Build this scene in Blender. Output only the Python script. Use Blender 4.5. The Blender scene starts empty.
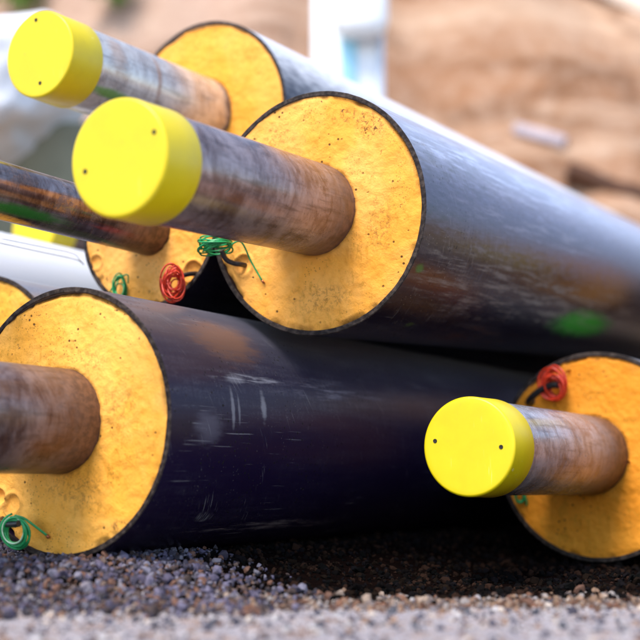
import bpy, math, random
import numpy as np
from mathutils import Vector, Matrix, noise, Euler

SC = bpy.context.scene
COL = SC.collection
PI = math.pi
random.seed(7)
RNG = np.random.default_rng(11)

# ------------------------------------------------------------------ helpers
def link(o, parent=None):
    COL.objects.link(o)
    if parent is not None:
        o.parent = parent
    return o

def mesh_obj(name, verts, faces, mat, parent=None, smooth=True, sharp=None):
    me = bpy.data.meshes.new(name)
    me.from_pydata([tuple(v) for v in verts], [], faces)
    me.validate()
    me.update()
    if mat is not None:
        me.materials.append(mat)
    if smooth:
        me.polygons.foreach_set('use_smooth', [True] * len(me.polygons))
    if smooth and sharp:
        me.set_sharp_from_angle(angle=math.radians(sharp))
    o = bpy.data.objects.new(name, me)
    return link(o, parent)

def thing(name, label, cat, loc=(0, 0, 0), group=None, mat=None):
    o = bpy.data.objects.new(name, None)
    o.empty_display_size = 0.05
    COL.objects.link(o)
    if mat is not None:
        o.matrix_world = mat
    else:
        o.location = loc
    o['label'] = label
    o['category'] = cat
    if group:
        o['group'] = group
    return o

def tag(o, label, cat, group=None):
    o['label'] = label
    o['category'] = cat
    if group:
        o['group'] = group
    return o

class Buf:
    def __init__(self):
        self.v = []; self.f = []
    def add(self, v, f):
        b = len(self.v)
        self.v += [tuple(p) for p in v]
        self.f += [tuple(i + b for i in q) for q in f]
    def build(self, name, mat, parent=None, smooth=True, sharp=None):
        return mesh_obj(name, self.v, self.f, mat, parent, smooth, sharp)

def lathe(profile, n=128, jitter=None):
    """profile: list of (radius, z); revolved about Z. Ends with radius 0 are closed."""
    v, f = [], []
    rings = []
    for k, (r, z) in enumerate(profile):
        if r < 1e-7:
            rings.append([len(v)]); v.append((0, 0, z)); continue
        ids = []
        for i in range(n):
            a = 2 * PI * i / n
            rr, zz = r, z
            if jitter:
                rr, zz = jitter(k, a, r, z)
            ids.append(len(v)); v.append((rr * math.cos(a), rr * math.sin(a), zz))
        rings.append(ids)
    for a, b in zip(rings, rings[1:]):
        for i in range(n):
            j = (i + 1) % n
            if len(a) == 1 and len(b) == 1: break
            if len(a) == 1: f.append((a[0], b[i], b[j]))
            elif len(b) == 1: f.append((a[i], b[0], a[j]))
            else: f.append((a[i], b[i], b[j], a[j]))
    return v, f

def smooth_path(pts, n=8):
    """Catmull-Rom through the points."""
    P = [Vector(p) for p in pts]
    if len(P) < 3: return P
    Q = [P[0] * 2 - P[1]] + P + [P[-1] * 2 - P[-2]]
    out = []
    for i in range(1, len(Q) - 2):
        a, b, c, d = Q[i - 1:i + 3]
        for k in range(n):
            t = k / n
            out.append(0.5 * ((2 * b) + (c - a) * t + (2 * a - 5 * b + 4 * c - d) * t * t + (3 * b - a - 3 * c + d) * t ** 3))
    out.append(P[-1])
    return out

def tube(path, r, n=8, closed=False, rfun=None):
    P = [Vector(p) for p in path]
    m = len(P)
    v, f = [], []
    T = []
    for i in range(m):
        a = P[i - 1] if (i > 0 or closed) else P[i]
        b = P[(i + 1) % m] if (i < m - 1 or closed) else P[i]
        t = (b - a)
        T.append(t.normalized() if t.length > 1e-9 else Vector((0, 0, 1)))
    N = T[0].orthogonal().normalized()
    for i in range(m):
        N = (N - T[i] * N.dot(T[i]))
        N = N.normalized() if N.length > 1e-6 else T[i].orthogonal().normalized()
        B = T[i].cross(N)
        rr = rfun(i / (m - 1)) * r if rfun else r
        for k in range(n):
            a = 2 * PI * k / n
            v.append(P[i] + (N * math.cos(a) + B * math.sin(a)) * rr)
    last = m if closed else m - 1
    for i in range(last):
        for k in range(n):
            j = (i + 1) % m
            f.append((i * n + k, i * n + (k + 1) % n, j * n + (k + 1) % n, j * n + k))
    if not closed:
        f.append(tuple(reversed(range(n))))
        f.append(tuple((m - 1) * n + k for k in range(n)))
    return v, f

def box(sx, sy, sz, c=(0, 0, 0), M=None, bev=0.0):
    import bmesh
    bm = bmesh.new()
    bmesh.ops.create_cube(bm, size=1.0)
    for v in bm.verts:
        v.co = Vector((v.co.x * sx, v.co.y * sy, v.co.z * sz))
    if bev:
        bmesh.ops.bevel(bm, geom=bm.edges[:], offset=bev, segments=3, affect='EDGES', profile=0.5)
    for v in bm.verts:
        p = v.co.copy()
        if M is not None: p = M @ p
        v.co = p + Vector(c)
    bm.verts.index_update()
    vs = [v.co.copy() for v in bm.verts]
    fs = [tuple(v.index for v in q.verts) for q in bm.faces]
    bm.free()
    return vs, fs

# ------------------------------------------------------------------ material helpers
class NT:
    def __init__(self, name):
        self.m = bpy.data.materials.new(name)
        self.m.use_nodes = True
        self.t = self.m.node_tree
        self.t.nodes.clear()
        self.out = self.t.nodes.new('ShaderNodeOutputMaterial')
        self.b = self.t.nodes.new('ShaderNodeBsdfPrincipled')
        self.t.links.new(self.b.outputs[0], self.out.inputs[0])
    def n(self, kind, **kw):
        nd = self.t.nodes.new(kind)
        for k, v in kw.items(): setattr(nd, k, v)
        return nd
    def l(self, a, b): self.t.links.new(a, b)
    def put(self, inp, x):
        if isinstance(x, bpy.types.NodeSocket): self.l(x, inp)
        elif isinstance(x, (tuple, list)) and len(x) == 3 and inp.type == 'RGBA': inp.default_value = (*x, 1)
        else: inp.default_value = x
    def math(self, op, a, b=0.0, c=0.0, clamp=False):
        nd = self.n('ShaderNodeMath', operation=op, use_clamp=clamp)
        self.put(nd.inputs[0], a); self.put(nd.inputs[1], b); self.put(nd.inputs[2], c)
        return nd.outputs[0]
    def mix(self, f, a, b, mode='MIX'):
        nd = self.n('ShaderNodeMix', data_type='RGBA', blend_type=mode)
        self.put(nd.inputs[0], f); self.put(nd.inputs[6], a); self.put(nd.inputs[7], b)
        return nd.outputs[2]
    def ramp(self, x, lo, hi, a=0.0, b=1.0):
        nd = self.n('ShaderNodeMapRange', interpolation_type='SMOOTHSTEP')
        self.put(nd.inputs[0], x); self.put(nd.inputs[1], lo); self.put(nd.inputs[2], hi)
        self.put(nd.inputs[3], a); self.put(nd.inputs[4], b)
        return nd.outputs[0]
    def obj(self):
        return self.n('ShaderNodeTexCoord').outputs['Object']
    def sep(self, v):
        return self.n('ShaderNodeSeparateXYZ').outputs if False else self._sep(v)
    def _sep(self, v):
        nd = self.n('ShaderNodeSeparateXYZ'); self.l(v, nd.inputs[0]); return nd.outputs
    def comb(self, x, y, z=0.0):
        nd = self.n('ShaderNodeCombineXYZ')
        self.put(nd.inputs[0], x); self.put(nd.inputs[1], y); self.put(nd.inputs[2], z)
        return nd.outputs[0]
    def scale(self, v, s):
        nd = self.n('ShaderNodeVectorMath', operation='MULTIPLY')
        self.l(v, nd.inputs[0]); nd.inputs[1].default_value = s if isinstance(s, (tuple, list)) else (s, s, s)
        return nd.outputs[0]
    def shift(self, v, s):
        nd = self.n('ShaderNodeVectorMath', operation='ADD')
        self.l(v, nd.inputs[0]); nd.inputs[1].default_value = s
        return nd.outputs[0]
    def noise(self, v, scale, detail=4.0, rough=0.55, dist=0.0, col=False):
        nd = self.n('ShaderNodeTexNoise')
        self.l(v, nd.inputs['Vector']); nd.inputs['Scale'].default_value = scale
        nd.inputs['Detail'].default_value = detail; nd.inputs['Roughness'].default_value = rough
        nd.inputs['Distortion'].default_value = dist
        return nd.outputs[1 if col else 0]
    def voro(self, v, scale, feature='F1', out=0, rnd=1.0):
        nd = self.n('ShaderNodeTexVoronoi', feature=feature)
        self.l(v, nd.inputs['Vector']); nd.inputs['Scale'].default_value = scale
        nd.inputs['Randomness'].default_value = rnd
        return nd.outputs[out]
    def bump(self, h, strength=0.3, dist=0.002, prev=None):
        nd = self.n('ShaderNodeBump')
        nd.inputs['Strength'].default_value = strength; nd.inputs['Distance'].default_value = dist
        self.l(h, nd.inputs['Height'])
        if prev is not None: self.l(prev, nd.inputs['Normal'])
        return nd.outputs[0]
    def rand_obj(self):
        return self.n('ShaderNodeObjectInfo').outputs['Random']
    def spot(self, uv, a, z, ra, rz, soft=0.5, warp=0.0, wscale=30.0):
        """soft elliptical mask round (a, z) of the unrolled surface coordinates"""
        x, y, _ = self._sep(uv)
        dx = self.math('DIVIDE', self.math('SUBTRACT', x, a), ra)
        dy = self.math('DIVIDE', self.math('SUBTRACT', y, z), rz)
        d = self.math('SQRT', self.math('ADD', self.math('MULTIPLY', dx, dx), self.math('MULTIPLY', dy, dy)))
        if warp:
            w = self.noise(uv, wscale, 4.0, 0.6)
            d = self.math('ADD', d, self.math('MULTIPLY', self.math('SUBTRACT', w, 0.5), warp))
        return self.ramp(d, 1.0, 1.0 - soft, 0.0, 1.0)
    def fin(self, **kw):
        names = dict(color='Base Color', rough='Roughness', metal='Metallic', normal='Normal', spec='Specular IOR Level', coat='Coat Weight', coatr='Coat Roughness', sss='Subsurface Weight', sheen='Sheen Weight', trans='Transmission Weight')
        for k, v in kw.items():
            self.put(self.b.inputs[names[k]], v)
        return self.m

def simple(name, col, rough=0.6, var=0.25, scale=20.0, metal=0.0, spec=0.5, bump=0.2, bd=0.002):
    t = NT(name)
    o = t.obj()
    nz = t.noise(o, scale, 5.0, 0.6)
    c = t.mix(t.ramp(nz, 0.3, 0.7), tuple(x * (1 - var) for x in col), tuple(min(1, x * (1 + var)) for x in col))
    return t.fin(color=c, rough=rough, metal=metal, spec=spec, normal=t.bump(nz, bump, bd))

def unroll(t, R):
    """unrolled pipe surface coordinates: x = angle (0 right, pi/2 top), y = distance along the pipe in metres"""
    x, y, z = t._sep(t.obj())
    a = t.math('ARCTAN2', y, t.math('MULTIPLY', x, -1.0))
    return t.comb(a, z, 0.0), t.comb(t.math('MULTIPLY', a, R), z, 0.0), t.obj()

# ------------------------------------------------------------------ materials
def foam_mat(name, tint=(0.80, 0.43, 0.065), seed=0.0, marks=()):
    t = NT(name)
    o = t.shift(t.obj(), (seed, seed * 1.7, 0.3 * seed))
    big = t.noise(o, 9.0, 5.0, 0.6, 0.4)
    mid = t.noise(o, 38.0, 6.0, 0.65, 0.6)
    fine = t.noise(o, 260.0, 3.0, 0.6)
    pale = tuple(min(1, c * k) for c, k in zip(tint, (1.04, 1.10, 1.5)))
    deep = tuple(c * k for c, k in zip(tint, (0.97, 0.90, 0.62)))
    c = t.mix(t.ramp(big, 0.32, 0.68), deep, pale)
    c = t.mix(t.ramp(mid, 0.54, 0.74, 0.0, 0.45), c, tuple(c_ * k for c_, k in zip(tint, (0.86, 0.72, 0.35))))
    # olive-brown smears, elongated
    sm = t.noise(t.scale(o, (1.0, 0.55, 1.0)), 70.0, 6.0, 0.7, 1.2)
    zone = t.ramp(t.noise(o, 7.0, 3.0), 0.40, 0.60)
    c = t.mix(t.math('MULTIPLY', t.ramp(sm, 0.50, 0.72, 0.0, 0.65), zone), c, (0.46, 0.21, 0.010))
    sm2 = t.noise(t.shift(t.scale(o, (0.6, 1.0, 1.0)), (8, 3, 1)), 120.0, 5.0, 0.75, 1.5)
    zone2 = t.ramp(t.noise(t.shift(o, (2, 5, 9)), 9.0, 3.0), 0.46, 0.60)
    c = t.mix(t.math('MULTIPLY', t.ramp(sm2, 0.60, 0.72, 0.0, 0.8), t.ramp(t.noise(t.shift(o, (2, 5, 9)), 9.0, 3.0), 0.52, 0.66)), c, (0.20, 0.085, 0.012))
    # small dark pits and chips of dirt
    vd = t.voro(o, 75.0)
    vr = t.noise(o, 22.0, 2.0)
    pits = t.math('MULTIPLY', t.ramp(vd, 0.20, 0.08), t.ramp(vr, 0.52, 0.60))
    c = t.mix(t.math('MULTIPLY', pits, 0.9), c, (0.05, 0.022, 0.008))
    crumbs = t.math('MULTIPLY', t.ramp(t.voro(t.shift(o, (3, 1, 2)), 210.0), 0.26, 0.12), t.ramp(t.noise(o, 14.0, 2.0), 0.50, 0.66))
    c = t.mix(t.math('MULTIPLY', crumbs, 0.8), c, (0.16, 0.075, 0.015))
    chip = t.noise(t.shift(o, (1, 6, 2)), 85.0, 4.0, 0.8, 0.8)
    _, yu, _ = t._sep(t.obj())
    c = t.mix(t.math('MULTIPLY', t.ramp(chip, 0.62, 0.68), t.ramp(yu, 0.0, 0.15)), c, (0.15, 0.062, 0.018))
    base_uv = t.obj()
    for (mx, my, rx, ry, st_) in marks:
        mk = t.spot(base_uv, mx, my, rx, ry, 0.8, 1.0, 30.0)
        frag = t.ramp(t.noise(base_uv, 130.0, 5.0, 0.8, 0.6), 0.50, 0.58)
        c = t.mix(t.math('MULTIPLY', t.math('MULTIPLY', mk, frag), st_), c, (0.13, 0.05, 0.012))
    # brown contact ring around the steel pipe and at the rim is handled by geometry and this attribute
    at = t.n('ShaderNodeAttribute', attribute_name='stain').outputs['Fac']
    st = t.math('MULTIPLY', at, t.ramp(t.noise(o, 60.0, 4.0, 0.7), 0.30, 0.62, 0.35, 1.0))
    c = t.mix(st, c, (0.20, 0.085, 0.02))
    h = t.math('ADD', t.math('MULTIPLY', mid, 0.7), t.math('MULTIPLY', fine, 0.25))
    h = t.math('SUBTRACT', h, t.math('MULTIPLY', pits, 0.5))
    return t.fin(color=c, rough=0.72, spec=0.3, normal=t.bump(h, 0.75, 0.004), sss=0.0)

def casing_mat(name, R, spots=(), dust_sheen=0.5, base=(0.009, 0.0065, 0.017), seed=0.0, rough=0.34, coat=0.6, spec_lo=0.26, spec_hi=0.40):
    """spots: (angle, z, ra, rz, colour, strength, warp)"""
    t = NT(name)
    az, uv, o = unroll(t, R)
    o2 = t.shift(o, (seed, seed, seed))
    film = t.noise(t.scale(o2, (1, 1, 0.35)), 11.0, 6.0, 0.65, 0.5)
    streak = t.noise(t.shift(t.scale(uv, (1.0, 0.07, 1.0)), (seed, seed, 0)), 85.0, 5.0, 0.7)       # along the pipe
    hoop = t.noise(t.shift(t.scale(uv, (0.10, 1.0, 1.0)), (seed, seed, 0)), 130.0, 5.0, 0.7)        # around it
    _, yl, zl = t._sep(t.obj())
    rim = t.ramp(zl, 0.0016, 0.0004)      # the sawn edge of the shell: raw, rough and dirty
    top = t.ramp(yl, -0.12 * R, 1.0 * R)                                  # upward faces: dustier, and paled by a painted sky sheen
    d = t.math('MULTIPLY', t.ramp(film, 0.36, 0.66), t.ramp(streak, 0.38, 0.64, 0.12, 1.0))
    grain = t.noise(o2, 240.0, 4.0, 0.75)
    d = t.math('MULTIPLY', d, t.ramp(hoop, 0.32, 0.66, 0.30, 1.0))
    d = t.math('MULTIPLY', d, t.ramp(grain, 0.36, 0.62, 0.35, 1.25))
    d = t.math('MULTIPLY', d, t.math('MULTIPLY', t.math('ADD', t.math('MULTIPLY', top, 1.0), 0.18), dust_sheen))
    c = t.mix(t.math('MULTIPLY', t.math('POWER', top, 2.0), min(1.0, dust_sheen) * 0.55), base, (0.15, 0.165, 0.22))  # bluish paling towards the top: sky sheen put into the colour
    c = t.mix(d, c, (0.29, 0.28, 0.32))
    # scuffs and scratches
    sc1 = t.noise(t.scale(t.shift(uv, (seed + 4, seed, 0)), (1.0, 0.02, 1.0)), 320.0, 2.0, 0.5)
    z1 = t.ramp(t.noise(t.shift(o2, (7, 0, 0)), 13.0, 3.0), 0.50, 0.66)
    s1 = t.math('MULTIPLY', t.ramp(sc1, 0.63, 0.72), z1)
    rot = t.n('ShaderNodeVectorRotate', rotation_type='Z_AXIS'); t.l(uv, rot.inputs['Vector']); rot.inputs['Angle'].default_value = 0.5
    sc2 = t.noise(t.scale(rot.outputs[0], (0.03, 1.0, 1.0)), 420.0, 2.0, 0.5)
    s2 = t.math('MULTIPLY', t.ramp(sc2, 0.64, 0.72), t.ramp(t.noise(o2, 17.0, 3.0), 0.50, 0.64))
    scr = t.math('MAXIMUM', s1, s2)
    c = t.mix(t.math('MULTIPLY', scr, 0.5), c, (0.34, 0.32, 0.33))
    # pale grains and black specks of soil
    g = t.math('MULTIPLY', t.ramp(t.voro(uv, 150.0), 0.20, 0.10), t.ramp(t.noise(o2, 26.0, 3.0), 0.48, 0.60))
    c = t.mix(t.math('MULTIPLY', g, min(1.0, dust_sheen) * 0.5), c, (0.42, 0.38, 0.33))
    g2 = t.math('MULTIPLY', t.ramp(t.voro(t.shift(uv, (5, 5, 0)), 95.0), 0.22, 0.12), t.ramp(t.noise(t.shift(o2, (2, 9, 4)), 11.0, 3.0), 0.46, 0.58))
    c = t.mix(g2, c, (0.012, 0.010, 0.010))
    rough_s = t.math('ADD', rough, t.math('MULTIPLY', d, 0.35))
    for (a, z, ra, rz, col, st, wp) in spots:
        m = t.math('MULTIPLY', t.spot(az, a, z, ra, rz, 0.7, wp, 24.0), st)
        if wp >= 1.0:                      # rubbed-on marks and painted sheen streaks break up along the grain
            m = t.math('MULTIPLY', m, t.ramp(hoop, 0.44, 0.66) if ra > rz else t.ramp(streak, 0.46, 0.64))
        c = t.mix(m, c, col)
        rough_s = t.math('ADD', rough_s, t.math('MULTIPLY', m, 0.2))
    rough_s = t.math('ADD', rough_s, t.math('MULTIPLY', g2, 0.3))
    c = t.mix(rim, c, t.mix(t.ramp(t.noise(o2, 90.0, 4.0, 0.7), 0.4, 0.7), (0.016, 0.011, 0.010), (0.075, 0.055, 0.045)))
    rough_s = t.math('ADD', rough_s, t.math('MULTIPLY', rim, 0.5))
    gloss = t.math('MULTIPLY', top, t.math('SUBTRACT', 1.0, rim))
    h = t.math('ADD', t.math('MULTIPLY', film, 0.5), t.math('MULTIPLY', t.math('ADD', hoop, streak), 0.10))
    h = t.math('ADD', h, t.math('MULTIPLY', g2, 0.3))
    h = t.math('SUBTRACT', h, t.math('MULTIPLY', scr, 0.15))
    return t.fin(color=c, rough=t.math('MINIMUM', rough_s, 0.9), spec=t.math('MULTIPLY_ADD', gloss, spec_hi, spec_lo), sheen=t.math('MULTIPLY', gloss, 0.35 * dust_sheen), coat=t.math('MULTIPLY', gloss, coat), coatr=0.22, normal=t.bump(h, 0.25, 0.002))

def steel_mat(name, R, base, light, rust_len=0.08, rust_amt=1.0, spots=(), seed=0.0, metal=0.55, rough=0.33, mottle=0.6):
    t = NT(name)
    az, uv, o = unroll(t, R)
    o2 = t.shift(o, (seed, seed, seed))
    _, z, _ = t._sep(az)
    n1 = t.noise(o2, 16.0, 6.0, 0.65, 0.6)
    hoop = t.noise(t.scale(t.shift(uv, (seed, seed, 0)), (0.35, 1.0, 1.0)), 48.0, 7.0, 0.72, 1.4)
    lng = t.noise(t.scale(t.shift(uv, (seed, seed, 0)), (1.0, 0.10, 1.0)), 90.0, 5.0, 0.7)
    c = t.mix(t.ramp(t.math('ADD', t.math('MULTIPLY', hoop, 0.45), t.math('MULTIPLY', n1, 0.55)), 0.38, 0.62), base, light)
    c = t.mix(t.ramp(lng, 0.48, 0.70, 0.0, 0.6), c, tuple(x * 0.42 for x in base))
    # rust near the foam and in patches
    rz = t.ramp(t.math('ADD', z, t.math('MULTIPLY', t.math('SUBTRACT', n1, 0.5), 0.12)), -rust_len * 1.6, -rust_len * 0.1)
    rp = t.math('MULTIPLY', t.ramp(t.noise(t.shift(o2, (5, 5, 5)), 21.0, 5.0, 0.7, 0.8), 0.52, 0.66), mottle)
    rust = t.math('MULTIPLY', t.math('MAXIMUM', rz, rp), rust_amt, clamp=True)
    rc = t.mix(t.ramp(t.noise(o2, 75.0, 4.0, 0.7), 0.35, 0.65), (0.060, 0.026, 0.017), (0.16, 0.075, 0.042))
    c = t.mix(rust, c, rc)
    # dark pinholes
    g = t.math('MULTIPLY', t.ramp(t.voro(uv, 190.0), 0.22, 0.12), t.ramp(t.noise(o2, 30.0, 3.0), 0.55, 0.66))
    c = t.mix(g, c, (0.02, 0.012, 0.01))
    rg = t.math('ADD', t.math('ADD', rough, t.math('MULTIPLY', rust, 0.25)), t.math('MULTIPLY', t.math('SUBTRACT', n1, 0.5), 0.3))
    mt = t.math('MULTIPLY', t.math('SUBTRACT', 1.0, rust), metal)
    for (a, zz, ra, rzz, col, st, wp) in spots:
        m = t.math('MULTIPLY', t.spot(az, a, zz, ra, rzz, 0.7, wp, 24.0), st)
        c = t.mix(m, c, col)
        mt = t.math('MULTIPLY', mt, t.math('SUBTRACT', 1.0, m))
    h = t.math('ADD', t.math('MULTIPLY', n1, 0.4), t.math('MULTIPLY', hoop, 0.35))
    return t.fin(color=c, rough=rg, metal=mt, spec=0.5, normal=t.bump(h, 0.35, 0.0015))

def cap_mat(name, seed=0.0):
    t = NT(name)
    o = t.shift(t.obj(), (seed, seed, seed))
    n1 = t.noise(o, 14.0, 4.0, 0.6)
    n2 = t.noise(o, 120.0, 4.0, 0.6)
    c = t.mix(t.ramp(n1, 0.3, 0.7), (0.66, 0.505, 0.002), (0.72, 0.56, 0.003))
    smudge = t.math('MULTIPLY', t.ramp(n2, 0.56, 0.78), t.ramp(t.noise(o, 30.0, 3.0), 0.5, 0.68))
    c = t.mix(t.math('MULTIPLY', smudge, 0.30), c, (0.50, 0.34, 0.05))
    scr = t.math('MULTIPLY', t.ramp(t.noise(t.scale(o, (1.0, 0.06, 0.3)), 260.0, 2.0, 0.5), 0.66, 0.74), t.ramp(t.noise(o, 18.0, 3.0), 0.52, 0.64))
    c = t.mix(t.math('MULTIPLY', scr, 0.35), c, (0.85, 0.80, 0.35))
    c = t.mix(t.ramp(t.noise(t.shift(o, (3, 3, 3)), 8.0, 4.0, 0.65), 0.50, 0.75, 0.0, 0.35), c, (0.58, 0.42, 0.012))
    return t.fin(color=c, rough=t.math('ADD', 0.33, t.math('MULTIPLY', n1, 0.15)), spec=0.45, sss=0.0, normal=t.bump(t.math('ADD', n1, t.math('MULTIPLY', n2, 0.15)), 0.08, 0.002))

M_hole = simple('hole_black', (0.012, 0.010, 0.008), 0.8, 0.1)
M_sleeve = simple('sleeve_black_rubber', (0.016, 0.015, 0.017), 0.38, 0.2, 120.0, spec=0.6)
M_green = simple('green_wire_insulation', (0.02, 0.33, 0.10), 0.35, 0.2, 90.0)
M_pale = simple('pale_wire_insulation', (0.42, 0.62, 0.42), 0.4, 0.15, 90.0)
M_red = simple('red_wire_insulation', (0.58, 0.040, 0.014), 0.35, 0.2, 90.0)
M_copper = simple('copper_end', (0.40, 0.13, 0.05), 0.4, 0.2, 90.0, metal=0.6)
M_tie = simple('bare_wire', (0.55, 0.52, 0.48), 0.35, 0.15, 60.0, metal=0.5)
M_pocket = foam_mat('foam_pocket', (0.62, 0.33, 0.05), 31.0)

# ------------------------------------------------------------------ pipes
GREEN_SMUDGE = (0.02, 0.20, 0.012)  # green smudge on the small steel pipe
BROWN_MUD = (0.16, 0.062, 0.028)
WHITE_SCUFF = (0.42, 0.40, 0.42)

PIPES = {
 'A': dict(c=(-0.0102, 1.9436, 0.5903), u=(0.48693, 0.87140, 0.05969), R=0.2000, r=0.0750, rk=0.0772, off=(0.0001, 0.0056), L=0.5047, kd=0.0744),
 'B': dict(c=(-0.2459, 2.4957, 0.9194), u=(0.50010, 0.86505, 0.03986), R=0.2040, r=0.0760, rk=0.0783, off=(0.0070, 0.0060), L=0.4904, kd=0.0800),
 'C': dict(c=(-0.3074, 2.1376, 0.6107), u=(0.49510, 0.86880, 0.00757), R=0.1513, r=0.0442, rk=0.0460, off=(-0.0027, -0.0108), L=0.62, kd=0.06),
 'D': dict(c=(-0.3785, 1.7935, 0.2444), u=(0.51021, 0.86005, 0.00014), R=0.2000, r=0.0775, rk=0.0790, off=(0.0054, 0.0012), L=0.50, kd=0.0744),
 'E': dict(c=(0.5187, 2.3067, 0.2027), u=(0.52756, 0.84947, -0.00944), R=0.1969, r=0.0740, rk=0.0762, off=(0.0112, 0.0017), L=0.5390, kd=0.0744),
}
def frame(c, u):
    u = Vector(u).normalized()
    Y = (Vector((0, 0, 1)) - u * u.z).normalized()
    X = Y.cross(u)
    M = Matrix((( X.x, Y.x, u.x, c[0]), (X.y, Y.y, u.y, c[1]), (X.z, Y.z, u.z, c[2]), (0, 0, 0, 1)))
    return M

def foam_face(R_in, r, off, seed, pockets=(), dips=()):
    """the cut face of the foam: a polar grid from the steel pipe out to the shell, lumpy in depth"""
    na, nr = 320, 64
    v, f, stain = [], [], []
    for j in range(nr + 1):
        s = j / nr
        for i in range(na):
            a = 2 * PI * i / na
            ca, sa = math.cos(a), math.sin(a)
            x0, y0 = off[0] + (r - 0.003) * ca, off[1] + (r - 0.003) * sa
            x1, y1 = R_in * ca, R_in * sa
            x, y = x0 + (x1 - x0) * s, y0 + (y1 - y0) * s
            p = Vector((x * 9 + seed, y * 9 + seed * 0.7, seed))
            z = 0.0026 * noise.noise(p * 1.2) + 0.0020 * noise.noise(p * 3.6) + 0.0011 * noise.noise(p * 11)
            # ragged outer edge: bites out of the foam next to the shell
            e = max(0.0, (s - 0.93) / 0.07)
            bite = max(0.0, noise.noise(Vector((ca * 3.1 + seed, sa * 3.1, seed))) + 0.42 * noise.noise(Vector((ca * 17, sa * 17, seed))) + dips_at(dips, a))
            z += e * (0.0010 + 0.012 * bite)
            # foam is scorched / dented where it meets the steel
            w = max(0.0, 1 - s / 0.06)
            z += w * 0.0035 * (0.6 + noise.noise(Vector((ca * 4, sa * 4, seed + 3))))
            st = 0.95 * max(0.0, 1 - s / 0.075) ** 1.2 + min(1.0, bite * 2.2) * e * 0.9 + 0.55 * max(0.0, (s - 0.72) / 0.28) ** 2 * max(0.0, sa) * (0.5 + noise.noise(Vector((x * 30, y * 30, seed))))
            for (px, py, pr_, depth) in pockets:
                d = math.hypot(x - px, y - py) / pr_
                if d < 1.35:
                    z += depth * (1 - min(1, d) ** 3) - 0.003 * math.exp(-((d - 1.1) / 0.14) ** 2)
                    st = max(st, 0.5 * math.exp(-((d - 0.97) / 0.16) ** 2))
            v.append((x, y, z + 0.0012)); stain.append(max(0.0, min(1.0, st)))
    for j in range(nr):
        for i in range(na):
            k = (i + 1) % na
            f.append((j * na + i, j * na + k, (j + 1) * na + k, (j + 1) * na + i))
    return v, f, stain

def dips_at(dips, a):
    s = 0.0
    for (a0, w, k) in dips:
        d = (a - a0 + PI) % (2 * PI) - PI
        s += k * math.exp(-(d / w) ** 2)
    return s

def build_pipe(key, label, mats, length=4.0, pockets=(), dips=(), holes=None, cap=True, seed=1.0, cap_mat_=None, shell=0.0080):
    p = PIPES[key]
    T = thing('insulated_pipe', label, 'pipe', mat=frame(p['c'], p['u']), group='pre-insulated pipes stacked on the gravel')
    R, r, off = p['R'], p['r'], p['off']
    # shell
    def jit(k, a, rr, z):
        if k in (1, 2, 3, 4):
            n_ = noise.noise(Vector((math.cos(a) * 6 + seed, math.sin(a) * 6, seed)))
            n2 = noise.noise(Vector((math.cos(a) * 28 + seed, math.sin(a) * 28, seed)))
            return rr + (0.0004 * n2), z + 0.0010 * n_ + 0.0005 * n2
        return rr, z
    Ri = R - shell
    prof = [(Ri, 0.06), (Ri, 0.0005), (Ri + 0.0010, -0.0006), (R - 0.0012, -0.0006), (R, 0.0006)]
    zz = 0.02
    while zz < length:
        prof.append((R, zz)); zz += 0.14
    prof += [(R, length), (Ri, length), (Ri, length - 0.05)]
    v, f = lathe(prof, 256, jit)
    f = [tuple(reversed(q)) for q in f]
    mesh_obj('casing', v, f, mats['casing'], T, True, 40)
    # foam
    v, f, st = foam_face(Ri - 0.0002, r, off, seed, pockets, dips)
    fo = mesh_obj('foam_core', v, [tuple(reversed(q)) for q in f], mats['foam'], T)
    at = fo.data.attributes.new('stain', 'FLOAT', 'POINT'); at.data.foreach_set('value', st)
    # far end closed too
    # steel pipe
    L = p['L']
    prof = [(r - 0.005, -L + 0.002), (r, -L + 0.004)] + [(r, -L + 0.004 + (L + 0.03) * k / 24) for k in range(1, 25)]
    v, f = lathe(prof, 160)
    v = [(x + off[0], y + off[1], z) for x, y, z in v]
    mesh_obj('steel_pipe', v, [tuple(reversed(q)) for q in f], mats['steel'], T, True, 50)
    if cap:
        rk, kd = p['rk'], p['kd']
        b = 0.0045
        prof = [(0, 0.0008), (rk * 0.5, 0.0004), (rk * 0.86, 0.0), (rk - b, 0.0)]
        for k in range(1, 7):
            a = k / 6 * PI / 2
            prof.append((rk - b + b * math.sin(a), b - b * math.cos(a)))
        prof += [(rk + 0.0004, kd * 0.5), (rk + 0.0011, kd - 0.0015), (rk + 0.0004, kd), (r - 0.0002, kd + 0.0002)]
        v, f = lathe(prof, 192)
        v = [(x + off[0], y + off[1], z - L) for x, y, z in v]
        cp = mesh_obj('end_cap', v, [tuple(reversed(q)) for q in f], cap_mat_, T, True, 60)
        for (hx, hy) in (holes or ()):
            hv, hf = lathe([(0, -0.0004), (0.0022, -0.0004), (0.0030, -0.0007), (0.0034, -0.0002), (0.0034, 0.002)], 24)
            hv = [(x + hx, y + hy, z - L) for x, y, z in hv]
            mesh_obj('vent_hole', hv, [tuple(reversed(q)) for q in hf], M_hole, cp, True, 50)
    return T

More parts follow.
